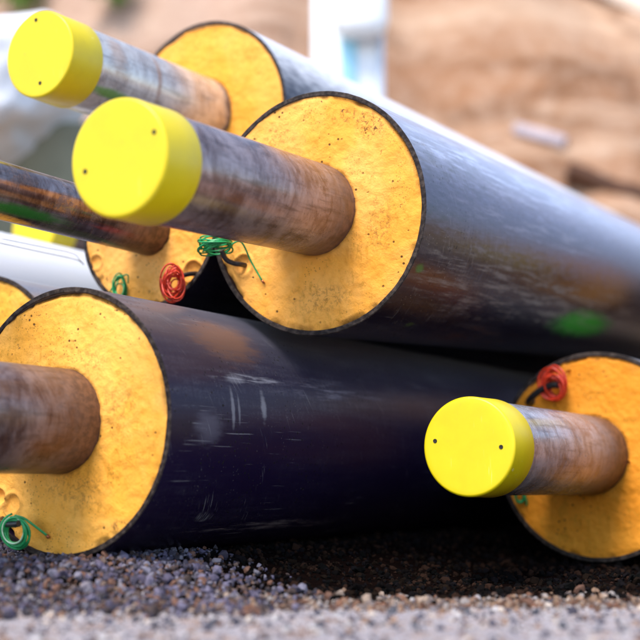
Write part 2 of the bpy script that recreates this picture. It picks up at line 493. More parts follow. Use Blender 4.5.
def wire_coil(T, center, axis, rad, loops, mat, wire=0.0012, squash=1.0, spread=0.006, seed=0, name='wire_coil', extra=(), messy=0.16):
    rnd = random.Random(seed)
    B = Buf()
    ax = Vector(axis).normalized()
    rf = Vector((0, 1, 0)) if abs(ax.y) < 0.7 else Vector((1, 0, 0))
    e1 = (rf - ax * rf.dot(ax)).normalized(); e2 = ax.cross(e1)
    pts = []
    n = 26
    for k in range(loops * n):
        if k % n == 0:
            R0 = rad * rnd.uniform(0.74 - messy * 0.6, 1.10)
            tilt = Vector((rnd.gauss(0, 1), rnd.gauss(0, 1), rnd.gauss(0, 1))) * messy
            cz = rnd.uniform(-spread, spread)
            jc = (e1 * rnd.uniform(-1, 1) + e2 * rnd.uniform(-1, 1) * squash) * rad * messy * 0.8
            if k == 0: pR, pt, pc, pj = R0, tilt, cz, jc
            nR, nt, nc, nj = R0, tilt, cz, jc
        s = (k % n) / n
        Rr = pR + (nR - pR) * s; tt = pt.lerp(nt, s); cc = pc + (nc - pc) * s; jj = pj.lerp(nj, s)
        a = 2 * PI * k / n
        d = e1 * math.cos(a) + e2 * math.sin(a) * squash
        pts.append(Vector(center) + jj + d * Rr + ax * (cc + d.dot(tt) * Rr))
        if k % n == n - 1: pR, pt, pc, pj = nR, nt, nc, nj
    v, f = tube(pts, wire, 6); B.add(v, f)
    for path in extra:
        v, f = tube(smooth_path(path, 8), wire, 6); B.add(v, f)
    return B.build(name, mat, T)

def sleeve(T, path, r=0.0042):
    v, f = tube(smooth_path(path, 8), r, 14)
    return mesh_obj('wire_sleeve', v, f, M_sleeve, T, True, 60)

# ---- pipe A: the large one in the middle
matA = dict(casing=casing_mat('shell_centre', 0.2, [  # blue spots are sky sheen painted on, the rest are surface marks
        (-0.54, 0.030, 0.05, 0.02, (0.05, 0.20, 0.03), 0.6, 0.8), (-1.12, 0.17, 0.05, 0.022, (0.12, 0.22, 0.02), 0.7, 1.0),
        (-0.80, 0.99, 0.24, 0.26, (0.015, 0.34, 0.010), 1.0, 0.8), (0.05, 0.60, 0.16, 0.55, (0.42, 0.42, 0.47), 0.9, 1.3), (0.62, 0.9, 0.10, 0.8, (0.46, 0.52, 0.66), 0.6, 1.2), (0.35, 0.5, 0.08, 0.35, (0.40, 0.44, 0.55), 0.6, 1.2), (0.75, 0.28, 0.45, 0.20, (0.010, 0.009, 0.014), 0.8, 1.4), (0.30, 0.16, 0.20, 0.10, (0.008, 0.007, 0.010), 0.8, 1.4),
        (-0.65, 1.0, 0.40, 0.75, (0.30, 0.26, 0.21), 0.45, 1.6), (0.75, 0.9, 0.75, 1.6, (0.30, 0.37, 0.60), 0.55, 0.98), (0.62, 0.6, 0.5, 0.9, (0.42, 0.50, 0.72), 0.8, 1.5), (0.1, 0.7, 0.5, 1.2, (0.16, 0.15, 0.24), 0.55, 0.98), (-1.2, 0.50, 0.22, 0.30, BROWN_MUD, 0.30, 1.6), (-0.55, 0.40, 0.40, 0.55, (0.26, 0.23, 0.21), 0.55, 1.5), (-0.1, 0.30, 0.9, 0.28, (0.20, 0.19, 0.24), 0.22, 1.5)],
        dust_sheen=1.0, seed=3.0, rough=0.30),
    foam=foam_mat('foam_centre', (0.90, 0.40, 0.060), 2.0, [(-0.108, 0.128, 0.035, 0.028, 1.0), (-0.075, 0.150, 0.05, 0.02, 0.7), (0.03, 0.085, 0.035, 0.02, 0.75), (-0.12, -0.03, 0.04, 0.07, 0.5), (-0.01, -0.14, 0.09, 0.035, 0.45), (0.06, 0.14, 0.05, 0.03, 0.5)]),
    steel=steel_mat('steel_centre', 0.0775, (0.14, 0.085, 0.075), (0.38, 0.30, 0.30), 0.06, 0.8, (), 1.0, 0.45, 0.27, 0.30))
A = build_pipe('A', 'middle pipe with its whole round foam face in view and a green coil', matA, seed=1.3,
    pockets=[(0.139, -0.0736, 0.017, 0.006)], dips=[(2.2, 0.4, 0.25)], holes=[(-0.0572, 0.0305), (0.0539, -0.0058)], cap_mat_=cap_mat('cap_yellow_centre', 1.0))
sleeve(A, [(0.139, -0.0736, 0.012), (0.142, -0.0725, -0.004), (0.150, -0.0705, -0.014), (0.1575, -0.0640, -0.024), (0.1590, -0.050, -0.034)], 0.0043)
wire_coil(A, (0.163, -0.0415, -0.042), (0.10, 0.95, 0.10), 0.0285, 14, M_green, 0.0015, 0.95, 0.008, 3, messy=0.2, extra=[[(0.140, -0.045, -0.040), (0.120, -0.040, -0.034), (0.1147, -0.0716, -0.012), (0.0998, -0.104, -0.003)]])
B_ = Buf(); B_.add(*tube([(0.1004, -0.1028, -0.0035), (0.0975, -0.1075, -0.0015)], 0.0019, 8)); B_.build('wire_end', M_copper, A)

# ---- pipe B: the upper one behind
matB = dict(casing=casing_mat('shell_upper', 0.204, [(1.2, 1.0, 1.3, 2.5, (0.74, 0.75, 0.80), 0.95, 0.9)], dust_sheen=1.3, seed=9.0, rough=0.30),  # broad pale top spot is a bright sky highlight painted on
    foam=foam_mat('foam_upper', (0.90, 0.39, 0.045), 5.0),
    steel=steel_mat('steel_upper', 0.0775, (0.48, 0.41, 0.37), (0.78, 0.73, 0.68), 0.015, 0.9, [(-0.75, -0.36, 0.22, 0.10, (0.10, 0.26, 0.02), 0.9, 0.6), (0.2, -0.24, 1.2, 0.010, (0.30, 0.12, 0.05), 0.6, 0.8), (0.4, -0.36, 0.8, 0.03, (0.34, 0.16, 0.08), 0.5, 1.6)], 6.0, 0.5, 0.30, 0.25))
build_pipe('B', 'highest pipe, behind the middle one, its yellow capped end top left', matB, seed=4.1, holes=[(0.0142, 0.0693), (0.0045, -0.0469)], cap_mat_=cap_mat('cap_yellow_upper', 2.0))

# ---- pipe C: the smaller one at left behind
matC = dict(casing=casing_mat('shell_small', 0.1513, dust_sheen=0.5, seed=12.0),
    foam=foam_mat('foam_small', (0.90, 0.41, 0.07), 8.0, [(0.10, -0.09, 0.035, 0.02, 0.8), (-0.01, -0.12, 0.018, 0.008, 1.0)]),
    steel=steel_mat('steel_small', 0.0442, (0.14, 0.09, 0.075), (0.40, 0.33, 0.32), 0.11, 1.0, [(-0.95, -0.36, 0.30, 0.16, GREEN_SMUDGE, 0.95, 0.7), (-1.25, -0.22, 0.25, 0.10, (0.03, 0.10, 0.01), 0.6, 1.0)], 9.0, 0.8, 0.20, 0.5))
C = build_pipe('C', 'slimmer pipe left of the middle one, with red and green wire coils', matC, seed=7.7,
    pockets=[(-0.0985, -0.0925, 0.0185, 0.007), (0.1188, -0.0566, 0.013, 0.0035)], dips=[(2.6, 0.3, 0.3)], cap_mat_=cap_mat('cap_yellow_small', 3.0))
sleeve(C, [(-0.0985, -0.0945, 0.010), (-0.0965, -0.0975, -0.006), (-0.093, -0.1010, -0.018), (-0.088, -0.1060, -0.030)], 0.0042)
wire_coil(C, (-0.0830, -0.1140, -0.037), (0.6, 0.15, 0.8), 0.0300, 22, M_red, 0.0014, 0.62, 0.010, 5, messy=0.5, extra=[[(-0.09, -0.125, -0.035), (-0.080, -0.138, -0.030), (-0.086, -0.132, -0.012)]])
wire_coil(C, (0.0540, -0.1120, -0.012), (0.5, 0.15, 0.8), 0.023, 7, M_green, 0.0014, 0.5, 0.006, 6, messy=0.4, extra=[[(0.085, -0.118, -0.002), (0.060, -0.098, -0.014), (0.030, -0.090, -0.020), (0.034, -0.104, -0.012)]])
# loose bare wire bowed over the rim of the small pipe
v_, f_ = tube(smooth_path([(0.20, -0.031, -0.16), (0.175, -0.036, -0.08), (0.158, -0.040, -0.02), (0.151, -0.052, -0.006), (0.152, -0.058, 0.004), (0.158, -0.050, -0.012), (0.182, -0.044, -0.09), (0.205, -0.038, -0.17)], 8), 0.0009, 6)
mesh_obj('tie_wire', v_, f_, M_tie, C)

# ---- pipe D: the big one at lower left
matD = dict(casing=casing_mat('shell_lower_left', 0.2, [
        (0.72, 0.19, 0.30, 0.11, (0.17, 0.070, 0.034), 0.65, 0.95), (0.10, 0.152, 0.20, 0.006, WHITE_SCUFF, 0.45, 0.7), (0.10, 0.168, 0.15, 0.004, WHITE_SCUFF, 0.35, 0.8), (0.14, 0.236, 0.15, 0.010, WHITE_SCUFF, 0.50, 0.8), (0.34, 0.17, 0.05, 0.035, WHITE_SCUFF, 0.35, 0.95), (-0.05, 0.09, 0.16, 0.045, (0.24, 0.22, 0.27), 0.3, 0.98),
        (0.36, 0.20, 0.05, 0.12, WHITE_SCUFF, 0.7, 1.3), (0.33, 0.45, 0.10, 0.22, (0.25, 0.22, 0.27), 0.6, 1.3), (-0.78, 0.16, 0.06, 0.03, WHITE_SCUFF, 0.5, 1.3), (-0.93, 0.36, 0.08, 0.26, (0.30, 0.24, 0.25), 0.7, 1.5)],
        dust_sheen=0.34, coat=0.0, spec_lo=0.18, spec_hi=0.10, seed=21.0, base=(0.012, 0.006, 0.028), rough=0.36),
    foam=foam_mat('foam_lower_left', (0.90, 0.41, 0.055), 12.0, [(-0.03, -0.10, 0.09, 0.04, 0.45), (-0.10, 0.02, 0.05, 0.07, 0.4), (-0.11, -0.15, 0.02, 0.012, 0.9), (-0.05, 0.09, 0.05, 0.05, 0.4)]),
    steel=steel_mat('steel_lower_left', 0.0775, (0.10, 0.052, 0.043), (0.28, 0.21, 0.20), 0.08, 0.9, (), 14.0, 0.45, 0.28, 0.5))
D = build_pipe('D', 'large black pipe lying on the gravel at the lower left', matD, seed=11.2,
    pockets=[(0.0965, -0.1224, 0.016, 0.005), (0.1236, -0.1110, 0.013, 0.007)], dips=[(1.55, 0.55, 0.75), (1.2, 0.2, 0.3), (5.3, 0.06, 0.9)], cap_mat_=cap_mat('cap_yellow_lower', 4.0))
sleeve(D, [(0.118, -0.142, 0.008), (0.108, -0.1475, -0.014), (0.085, -0.1490, -0.028), (0.0560, -0.1490, -0.036), (0.044, -0.1475, -0.038)], 0.0047)
wire_coil(D, (0.0570, -0.1605, -0.030), (0.10, 0.10, 1.0), 0.0255, 6, M_green, 0.0019, 1.0, 0.0035, 8, extra=[[(0.060, -0.1365, -0.030), (0.044, -0.1400, -0.029), (0.0345, -0.1480, -0.022), (0.0215, -0.1650, -0.004)]])
wire_coil(D, (0.0565, -0.1600, -0.034), (0.05, 0.15, 1.0), 0.0225, 1, M_pale, 0.0013, 1.0, 0.0015, 9, name='pale_wire')
B_ = Buf(); B_.add(*tube([(0.0215, -0.1650, -0.004), (0.0190, -0.1690, -0.0015)], 0.0026, 8)); B_.build('wire_end', M_copper, D)

# ---- pipe E: the capped one at lower right
matE = dict(casing=casing_mat('shell_lower_right', 0.197, dust_sheen=0.7, seed=33.0),
    foam=foam_mat('foam_lower_right', (0.74, 0.27, 0.014), 17.0),
    steel=steel_mat('steel_lower_right', 0.0752, (0.22, 0.19, 0.20), (0.56, 0.54, 0.58), 0.13, 1.0, (), 23.0, 0.45, 0.25, 0.25))
Ep = build_pipe('E', 'pipe at the lower right with yellow cap and red wire loop', matE, seed=15.9,
    pockets=[(0.0499, 0.1606, 0.0045, 0.007), (-0.0627, -0.0136, 0.004, 0.005)], holes=[(0.0671, 0.0109), (-0.0425, 0.0003)], cap_mat_=cap_mat('cap_yellow_right', 5.0))
sleeve(Ep, [(0.120, 0.110, 0.010), (0.128, 0.104, -0.008), (0.118, 0.112, -0.020), (0.095, 0.126, -0.027), (0.072, 0.134, -0.031), (0.058, 0.1335, -0.033)], 0.0066)
wire_coil(Ep, (0.0690, 0.1350, -0.028), (0.05, 0.1, 1.0), 0.0285, 16, M_red, 0.0021, 0.85, 0.009, 12, messy=0.38)
wire_coil(Ep, (0.1480, -0.0760, -0.012), (0.3, 0.3, 0.9), 0.013, 4, M_green, 0.0022, 0.7, 0.003, 13, extra=[[(0.14, -0.075, -0.012), (0.136, -0.086, -0.008), (0.138, -0.094, -0.004)]])

# ---- neighbours at the left edge
U0 = Vector((0.512, 0.859, 0.0)).normalized()
LAT = Vector((-U0.y, U0.x, 0.0))
D0 = Vector(PIPES['D']['c'])
def spot_at(lat, s, h):
    q = D0 + LAT * lat + U0 * s
    return (q.x, q.y, h)
PIPES['F'] = dict(c=spot_at(0.392, 0.20, 0.325), u=tuple(U0), R=0.2, r=0.0775, rk=0.079, off=(0, 0), L=0.45, kd=0.0744)
PIPES['H'] = dict(c=spot_at(0.70, 0.0, 0.540), u=tuple(U0), R=0.15, r=0.06, rk=0.062, off=(0, 0), L=0.45, kd=0.07)
PIPES['G'] = dict(c=spot_at(1.055, 1.63, 0.825), u=tuple(U0), R=0.2, r=0.0775, rk=0.079, off=(0, 0), L=0.62, kd=0.085)
PIPES['P'] = dict(c=spot_at(0.80, 0.10, 0.203), u=tuple(U0), R=0.16, r=0.06, rk=0.062, off=(0, 0), L=0.40, kd=0.07)
PIPES['Q'] = dict(c=spot_at(1.25, 1.00, 0.243), u=tuple(U0), R=0.2, r=0.0775, rk=0.079, off=(0, 0), L=0.45, kd=0.0744)
PIPES['S'] = dict(c=spot_at(1.025, 1.20, 0.498), u=tuple(U0), R=0.125, r=0.05, rk=0.052, off=(0, 0), L=0.40, kd=0.06)
E0 = Vector(PIPES['E']['c']); A0 = Vector(PIPES['A']['c'])
k_ = E0 - LAT * 0.415 - U0 * 0.06
PIPES['K'] = dict(c=(k_.x, k_.y, 0.205), u=tuple(U0), R=0.2, r=0.0755, rk=0.077, off=(0, 0), L=0.50, kd=0.0744)  # unseen pipe added at right to keep side light out of the gap
k_ = A0 - LAT * 0.42 + U0 * 1.42
PIPES['M'] = dict(c=(k_.x, k_.y, 0.555), u=tuple(U0), R=0.2, r=0.0755, rk=0.077, off=(0, 0), L=0.42, kd=0.0744)  # second unseen pipe added, shading the gap from the upper right
stG = steel_mat('steel_dark', 0.0775, (0.06, 0.035, 0.03), (0.16, 0.11, 0.10), 0.09, 1.0, (), 40.0)
build_pipe('F', 'pipe at the left edge showing a sliver of foam above the large lower pipe', dict(casing=casing_mat('shell_left_edge', 0.2, [(1.3, 0.5, 1.0, 1.2, (0.22, 0.21, 0.21), 0.5, 1.4)], dust_sheen=0.8, seed=41.0), foam=foam_mat('foam_left_edge', (0.80, 0.42, 0.06), 27.0), steel=stG),
    seed=19.3, pockets=[(-0.135, 0.118, 0.020, 0.005)], cap_mat_=cap_mat('cap_yellow_edge', 6.0))
t = NT('white_shell')
az_, uv_, o_ = unroll(t, 0.15)
nn = t.noise(t.scale(o_, (1, 1, 0.3)), 9.0, 5.0, 0.6)
white_shell = t.fin(color=t.mix(t.ramp(nn, 0.35, 0.7), (0.74, 0.77, 0.82), (0.80, 0.81, 0.83)), rough=0.35, normal=t.bump(nn, 0.1, 0.002))
build_pipe('H', 'pipe with a smooth white shell at the left edge', dict(casing=white_shell, foam=matB['foam'], steel=stG), seed=22.0, cap_mat_=cap_mat('cap_yellow_white', 7.0))
build_pipe('G', 'far pipe whose yellow cap peeks out just above the white shell', dict(casing=casing_mat('shell_far', 0.2, seed=47.0), foam=matB['foam'], steel=stG), seed=25.0, cap_mat_=cap_mat('cap_yellow_far', 8.0), length=3.0)
shell_gap = casing_mat('shell_gap', 0.2, dust_sheen=0.3, seed=52.0)
for key_, lab_, sd_ in (('P', 'low pipe on the gravel, next one left of the sliver pipe, under the white one', 29.0), ('Q', 'leftmost low pipe on the ground, set back behind the others', 31.0), ('S', 'slim pipe carrying the far pipe with the peeking cap', 37.0)):
    build_pipe(key_, lab_, dict(casing=shell_gap, foam=matB['foam'], steel=stG), seed=sd_, cap_mat_=cap_mat('cap_yellow_gap', sd_), length=3.2)

build_pipe('K', 'added unseen pipe right of the one with the red wire loop, blocking side light', dict(casing=matE['casing'], foam=matE['foam'], steel=matE['steel']), seed=61.0, cap_mat_=cap_mat('cap_yellow_next', 10.0))
build_pipe('M', 'added unseen upper pipe, set back right of the middle pipe, blocking side light', dict(casing=matA['casing'], foam=matA['foam'], steel=matA['steel']), seed=66.0, cap_mat_=cap_mat('cap_yellow_back', 11.0), length=2.9)

# ------------------------------------------------------------------ ground
def sst(x, a, b):
    t_ = np.clip((x - a) / (b - a), 0, 1); return t_ * t_ * (3 - 2 * t_)
def lattice_noise(x, y, s, seed):
    r_ = np.random.default_rng(seed); G = r_.random((64, 64))
    xs, ys = x / s, y / s
    xi, yi = np.floor(xs).astype(int), np.floor(ys).astype(int)
    fx, fy = xs - xi, ys - yi
    fx, fy = fx * fx * (3 - 2 * fx), fy * fy * (3 - 2 * fy)
    g = lambda a, b: G[a % 64, b % 64]
    return (g(xi, yi) * (1 - fx) * (1 - fy) + g(xi + 1, yi) * fx * (1 - fy) + g(xi, yi + 1) * (1 - fx) * fy + g(xi + 1, yi + 1) * fx * fy) - 0.5
def height(x, y):
    lat = (x - D0.x) * LAT.x + (y - D0.y) * LAT.y
    along = (x - D0.x) * U0.x + (y - D0.y) * U0.y
    edge = sst(y + 0.03 * lattice_noise(x, y, 0.12, 5) - 0.06 * np.clip(x, -2, 2), 1.50, 1.74)
    hp = 0.043 * sst(lat, -0.42, -0.10) * edge
    fine = 0.010 * lattice_noise(x, y, 0.16, 1) * edge + 0.004 * lattice_noise(x, y, 0.05, 2) * (0.25 + edge) + 0.002 * lattice_noise(x, y, 0.018, 3)
    under = np.exp(-(lat / 0.07) ** 2) * (along > -0.05)
    fine = fine * (1 - 0.8 * under)
    fade = np.exp(-np.maximum(0, np.hypot(x, y - 2) - 4) / 3)
    und = 0.05 * lattice_noise(x, y, 2.3, 4) * sst(np.hypot(x - 0.3, y - 2.2), 2.5, 6)
    return hp * fade + fine + und
def axis(lo, hi, a, b, step):
    inner = np.arange(a, b, step)
    L_ = [a]; d = step
    while L_[-1] > lo: d *= 1.16; L_.append(L_[-1] - d)
    H_ = [inner[-1]]; d = step
    while H_[-1] < hi: d *= 1.16; H_.append(H_[-1] + d)
    return np.concatenate([np.array(L_[1:])[::-1], inner, np.array(H_[1:])])
gx = axis(-80, 80, -1.2, 1.3, 0.009); gy = axis(-60, 90, 1.05, 2.9, 0.009)
X, Y = np.meshgrid(gx, gy, indexing='ij')
Z = height(X, Y)
V = np.stack([X, Y, Z], -1).reshape(-1, 3)
nx, ny = len(gx), len(gy)
I = np.arange(nx * ny).reshape(nx, ny)
Fq = np.stack([I[:-1, :-1], I[1:, :-1], I[1:, 1:], I[:-1, 1:]], -1).reshape(-1, 4)
def np_mesh(name, V, F, mat, smooth=True):
    me = bpy.data.meshes.new(name)
    k = F.shape[1]
    me.vertices.add(len(V)); me.vertices.foreach_set('co', V.astype(np.float32).ravel())
    me.loops.add(F.size); me.loops.foreach_set('vertex_index', F.astype(np.int32).ravel())
    me.polygons.add(len(F)); me.polygons.foreach_set('loop_start', np.arange(0, F.size, k, dtype=np.int32))
    me.polygons.foreach_set('loop_total', np.full(len(F), k, np.int32)) if False else None
    me.update(calc_edges=True); me.validate()
    me.polygons.foreach_set('use_smooth', [smooth] * len(me.polygons))
    me.materials.append(mat)
    o = bpy.data.objects.new(name, me); COL.objects.link(o)
    return o

t = NT('ground_soil')
geo = t.n('ShaderNodeNewGeometry').outputs['Position']
x_, y_, z_ = t._sep(geo)
wob = t.noise(geo, 9.0, 5.0, 0.65)
# the compacted pale road surface ends where the loose earth of the verge begins
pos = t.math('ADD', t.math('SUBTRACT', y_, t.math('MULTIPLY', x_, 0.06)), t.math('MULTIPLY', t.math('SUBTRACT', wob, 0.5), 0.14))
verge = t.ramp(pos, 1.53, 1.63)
n1 = t.noise(geo, 60.0, 6.0, 0.7); n2 = t.noise(geo, 500.0, 3.0, 0.7)
road = t.mix(t.ramp(n1, 0.35, 0.66), (0.24, 0.215, 0.235), (0.42, 0.385, 0.40))
road = t.mix(t.ramp(n2, 0.56, 0.70, 0.0, 0.7), road, (0.17, 0.15, 0.16))
road = t.mix(t.ramp(t.noise(geo, 24.0, 4.0, 0.6), 0.50, 0.66, 0.0, 0.6), road, (0.34, 0.20, 0.12))
soil = t.mix(t.ramp(n1, 0.3, 0.7), (0.003, 0.0025, 0.0025), (0.010, 0.005, 0.004))  # near-black: shade of the stack put into the soil colour
far = t.math('MAXIMUM', t.ramp(y_, 4.0, 6.0), t.ramp(x_, -1.0, -2.0))
soil = t.mix(far, soil, t.mix(t.ramp(n1, 0.3, 0.7), (0.30, 0.20, 0.13), (0.40, 0.28, 0.19)))
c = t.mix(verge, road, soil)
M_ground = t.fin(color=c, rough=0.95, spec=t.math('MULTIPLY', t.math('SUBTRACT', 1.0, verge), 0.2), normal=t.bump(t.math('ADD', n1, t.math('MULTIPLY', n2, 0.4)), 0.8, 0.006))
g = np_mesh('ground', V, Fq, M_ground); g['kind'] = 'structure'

# ---- loose stones
def stone_shapes(n, seed):
    import bmesh
    out = []
    r_ = np.random.default_rng(seed)
    for _ in range(n):
        bm = bmesh.new()
        k = r_.integers(15, 26)
        P = r_.normal(size=(k, 3)); P /= np.linalg.norm(P, axis=1)[:, None]
        P *= r_.uniform(0.75, 1.1, (k, 1)); P *= np.array([1.0, r_.uniform(0.65, 1.0), r_.uniform(0.5, 0.85)])
        for p in P: bm.verts.new(p)
        res = bmesh.ops.convex_hull(bm, input=bm.verts[:])
        bmesh.ops.delete(bm, geom=[v for v in bm.verts if not v.link_faces], context='VERTS')
        bmesh.ops.triangulate(bm, faces=bm.faces[:])
        bm.verts.index_update()
        out.append((np.array([v.co[:] for v in bm.verts]), np.array([[v.index for v in q.verts] for q in bm.faces])))
        bm.free()
    return out
SH = stone_shapes(24, 4)
def stones(name, xs, ys, size, mat, seed, sink=0.3, lift=None):
    r_ = np.random.default_rng(seed)
    zs = height(xs, ys)
    if lift is not None: zs = zs + lift
    VV, FF = [], []; base = 0
    for i in range(len(xs)):
        v, f = SH[r_.integers(len(SH))]
        q = r_.normal(size=4); q /= np.linalg.norm(q); w, a, b, c_ = q
        Rm = np.array([[1-2*(b*b+c_*c_), 2*(a*b-c_*w), 2*(a*c_+b*w)], [2*(a*b+c_*w), 1-2*(a*a+c_*c_), 2*(b*c_-a*w)], [2*(a*c_-b*w), 2*(b*c_+a*w), 1-2*(a*a+b*b)]])
        s = size[i]
        p = (v @ Rm.T) * s
        VV.append(p + [xs[i], ys[i], zs[i] + s * (0.55 - sink)]); FF.append(f + base); base += len(v)
    o = np_mesh(name, np.concatenate(VV), np.concatenate(FF), mat, False)
    o['kind'] = 'stuff'
    return o
def stone_mat(name, cols, rough=0.75):
    t = NT(name)
    gn = t.n('ShaderNodeNewGeometry')
    r_ = gn.outputs['Random Per Island']
    cr = t.n('ShaderNodeValToRGB'); cr.color_ramp.interpolation = 'CONSTANT'
    el = cr.color_ramp.elements
    el[0].position = 0; el[0].color = (*cols[0], 1); el[1].position = 1 / len(cols); el[1].color = (*cols[1], 1)
    for k in range(2, len(cols)):
        e = el.new(k / len(cols)); e.color = (*cols[k], 1)
    t.l(r_, cr.inputs[0])
    nz = t.noise(gn.outputs['Position'], 300.0, 4.0, 0.7)
    c = t.mix(t.ramp(nz, 0.35, 0.7, 0.0, 0.6), cr.outputs[0], (0.62, 0.56, 0.50), 'MULTIPLY')
    return t.fin(color=c, rough=rough, spec=0.4 if rough < 0.9 else 0.05, normal=t.bump(nz, 0.5, 0.001))
M_heap = stone_mat('gravel_mixed', [(0.065, 0.055, 0.095), (0.13, 0.115, 0.175), (0.035, 0.030, 0.050), (0.09, 0.050, 0.042), (0.16, 0.145, 0.175), (0.05, 0.042, 0.068), (0.08, 0.068, 0.115), (0.13, 0.085, 0.068), (0.15, 0.07, 0.045), (0.03, 0.024, 0.03), (0.055, 0.034, 0.030), (0.16, 0.15, 0.20), (0.04, 0.034, 0.05)])
M_verge = stone_mat('gravel_brown', [(0.11, 0.05, 0.03), (0.20, 0.12, 0.075), (0.07, 0.038, 0.025), (0.30, 0.22, 0.17), (0.16, 0.07, 0.038), (0.13, 0.10, 0.095), (0.24, 0.21, 0.20)])
M_grit = stone_mat('road_grit', [(0.05, 0.045, 0.065), (0.07, 0.065, 0.09), (0.12, 0.06, 0.04), (0.45, 0.42, 0.42), (0.25, 0.15, 0.10), (0.06, 0.06, 0.075), (0.33, 0.30, 0.31), (0.50, 0.42, 0.36)])
def latof(x, y): return (x - D0.x) * LAT.x + (y - D0.y) * LAT.y
n = 58000
xs = RNG.uniform(-1.4, 0.45, n); ys = RNG.uniform(1.36, 2.5, n)
la = latof(xs, ys)
prob = sst(ys + 0.05 * lattice_noise(xs, ys, 0.1, 8), 1.42, 1.54) * sst(la, -0.50, -0.26) * np.where(ys > 1.95, 0.35, 1) * sst(xs + 0.5 * (ys - 1.6) + 0.12 * lattice_noise(xs, ys, 0.15, 9), 0.02, -0.22)
k = RNG.random(n) < prob
xs, ys = xs[k], ys[k]
stones('gravel', xs, ys, RNG.lognormal(math.log(0.0037), 0.40, len(xs)).clip(0.0015, 0.011), M_heap, 21, 0.2, RNG.uniform(0, 0.006, len(xs)))
M_dark = stone_mat('gravel_shade_dark', [(0.004, 0.003, 0.003), (0.010, 0.006, 0.004), (0.006, 0.005, 0.006), (0.024, 0.012, 0.008), (0.003, 0.003, 0.003)], 0.95)  # near-black stone colours paint in the shade under the stack
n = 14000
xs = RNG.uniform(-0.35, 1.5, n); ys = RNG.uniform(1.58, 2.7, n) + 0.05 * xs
stones('shade_dark_gravel', xs, ys, RNG.lognormal(math.log(0.0040), 0.4, n).clip(0.0015, 0.010), M_dark, 25, 0.25)
n = 9000
xs = RNG.uniform(-0.75, 1.5, n); ys = 1.60 + 0.06 * xs + np.abs(RNG.normal(0, 0.06, n)) - 0.05 + RNG.normal(0, 0.02, n)
k = RNG.random(n) < (1 - 0.75 * sst(latof(xs, ys), -0.35, -0.1))
xs, ys = xs[k], ys[k]
stones('pebbles', xs, ys, RNG.lognormal(math.log(0.0032), 0.42, len(xs)).clip(0.0015, 0.013), M_verge, 22, 0.25)
n = 9000
xs = RNG.uniform(-0.7, 1.1, n); ys = RNG.uniform(1.05, 1.66, n)
stones('road_grit', xs, ys, RNG.lognormal(math.log(0.0019), 0.62, n).clip(0.0006, 0.008), M_grit, 23, 0.3)

# ------------------------------------------------------------------ background
# earth bank
def bank_pt(x, s):
    n_ = noise.noise(Vector((x * 0.45, s * 1.3, 3.1))) * 0.9 + noise.noise(Vector((x * 1.3, s * 3.4, 8.1))) * 0.35 + noise.noise(Vector((x * 4.0, s * 9, 1.1))) * 0.10
    ridge = abs(noise.noise(Vector((x * 0.8 + s * 1.5, s * 1.1, 5.5))))
    k = 1 - max(0.0, min(1.0, (abs(x + 1.0) - 4.2) / 5.0)) ** 0.8 * 0.6
    return (x, 8.6 + s * 3.2 + n_ * 0.8 - ridge * 0.5, -0.1 + (s * 6.0 + n_ * 0.25) * k)
bx = np.linspace(-22, 22, 220); bs = np.linspace(0, 1, 90)
VB = [bank_pt(x, s) for x in bx for s in bs] 
nb = len(bs)
top = [(x, 30.0, VB[i * nb + nb - 1][2] + 0.05) for i, x in enumerate(bx)]
off0 = len(VB); VB += top
FB = [(i * nb + j, (i + 1) * nb + j, (i + 1) * nb + j + 1, i * nb + j + 1) for i in range(len(bx) - 1) for j in range(nb - 1)]
FB += [(i * nb + nb - 1, (i + 1) * nb + nb - 1, off0 + i + 1, off0 + i) for i in range(len(bx) - 1)]
t = NT('bank_earth')
p = t.n('ShaderNodeNewGeometry').outputs['Position']
a1 = t.noise(t.scale(p, (0.20, 0.20, 1.7)), 1.2, 5.0, 0.6, 0.8); a2 = t.noise(p, 7.0, 6.0, 0.7); a3 = t.noise(t.shift(t.scale(p, (0.5, 0.5, 1.6)), (4, 0, 1)), 0.9, 4.0, 0.6, 1.0)
xb, yb, zb = t._sep(p)
c = t.mix(t.ramp(a1, 0.35, 0.65), (0.30, 0.15, 0.08), (0.47, 0.31, 0.21))
c = t.mix(t.ramp(xb, 0.4, -1.2, 0.0, 0.75), c, (0.45, 0.31, 0.24))
c = t.mix(t.ramp(a3, 0.50, 0.66, 0.0, 0.75), c, (0.15, 0.07, 0.035))
c = t.mix(t.ramp(a2, 0.4, 0.75, 0.0, 0.35), c, (0.60, 0.46, 0.36))
M_bank = t.fin(color=c, rough=0.95, spec=0.1, normal=t.bump(a2, 0.8, 0.06))
bk = mesh_obj('earth_bank', VB, [tuple(reversed(q)) for q in FB], M_bank); bk['kind'] = 'structure'

M_white = simple('white_plastic', (0.86, 0.87, 0.88), 0.4, 0.04, 3.0)
M_whitebag = simple('white_bag_fabric', (0.80, 0.80, 0.83), 0.6, 0.05, 4.0)
M_lblue = simple('light_blue_plastic', (0.35, 0.66, 0.80), 0.4, 0.1, 3.0)
M_blue = simple('blue_band', (0.12, 0.30, 0.62), 0.4, 0.1, 3.0)
M_grgreen = simple('grey_green_canvas', (0.20, 0.20, 0.14), 0.8, 0.2, 4.0)
M_beam = simple('pale_timber', (0.66, 0.54, 0.44), 0.8, 0.15, 6.0)
M_log = simple('dark_timber', (0.075, 0.030, 0.014), 0.85, 0.3, 6.0)
M_bgrey = simple('blue_grey_plastic', (0.42, 0.36, 0.40), 0.5, 0.1, 4.0)
M_leaf = simple('shrub_leaf', (0.14, 0.28, 0.03), 0.55, 0.35, 3.0)
M_stem = simple('shrub_stem', (0.10, 0.07, 0.045), 0.8, 0.3, 5.0)

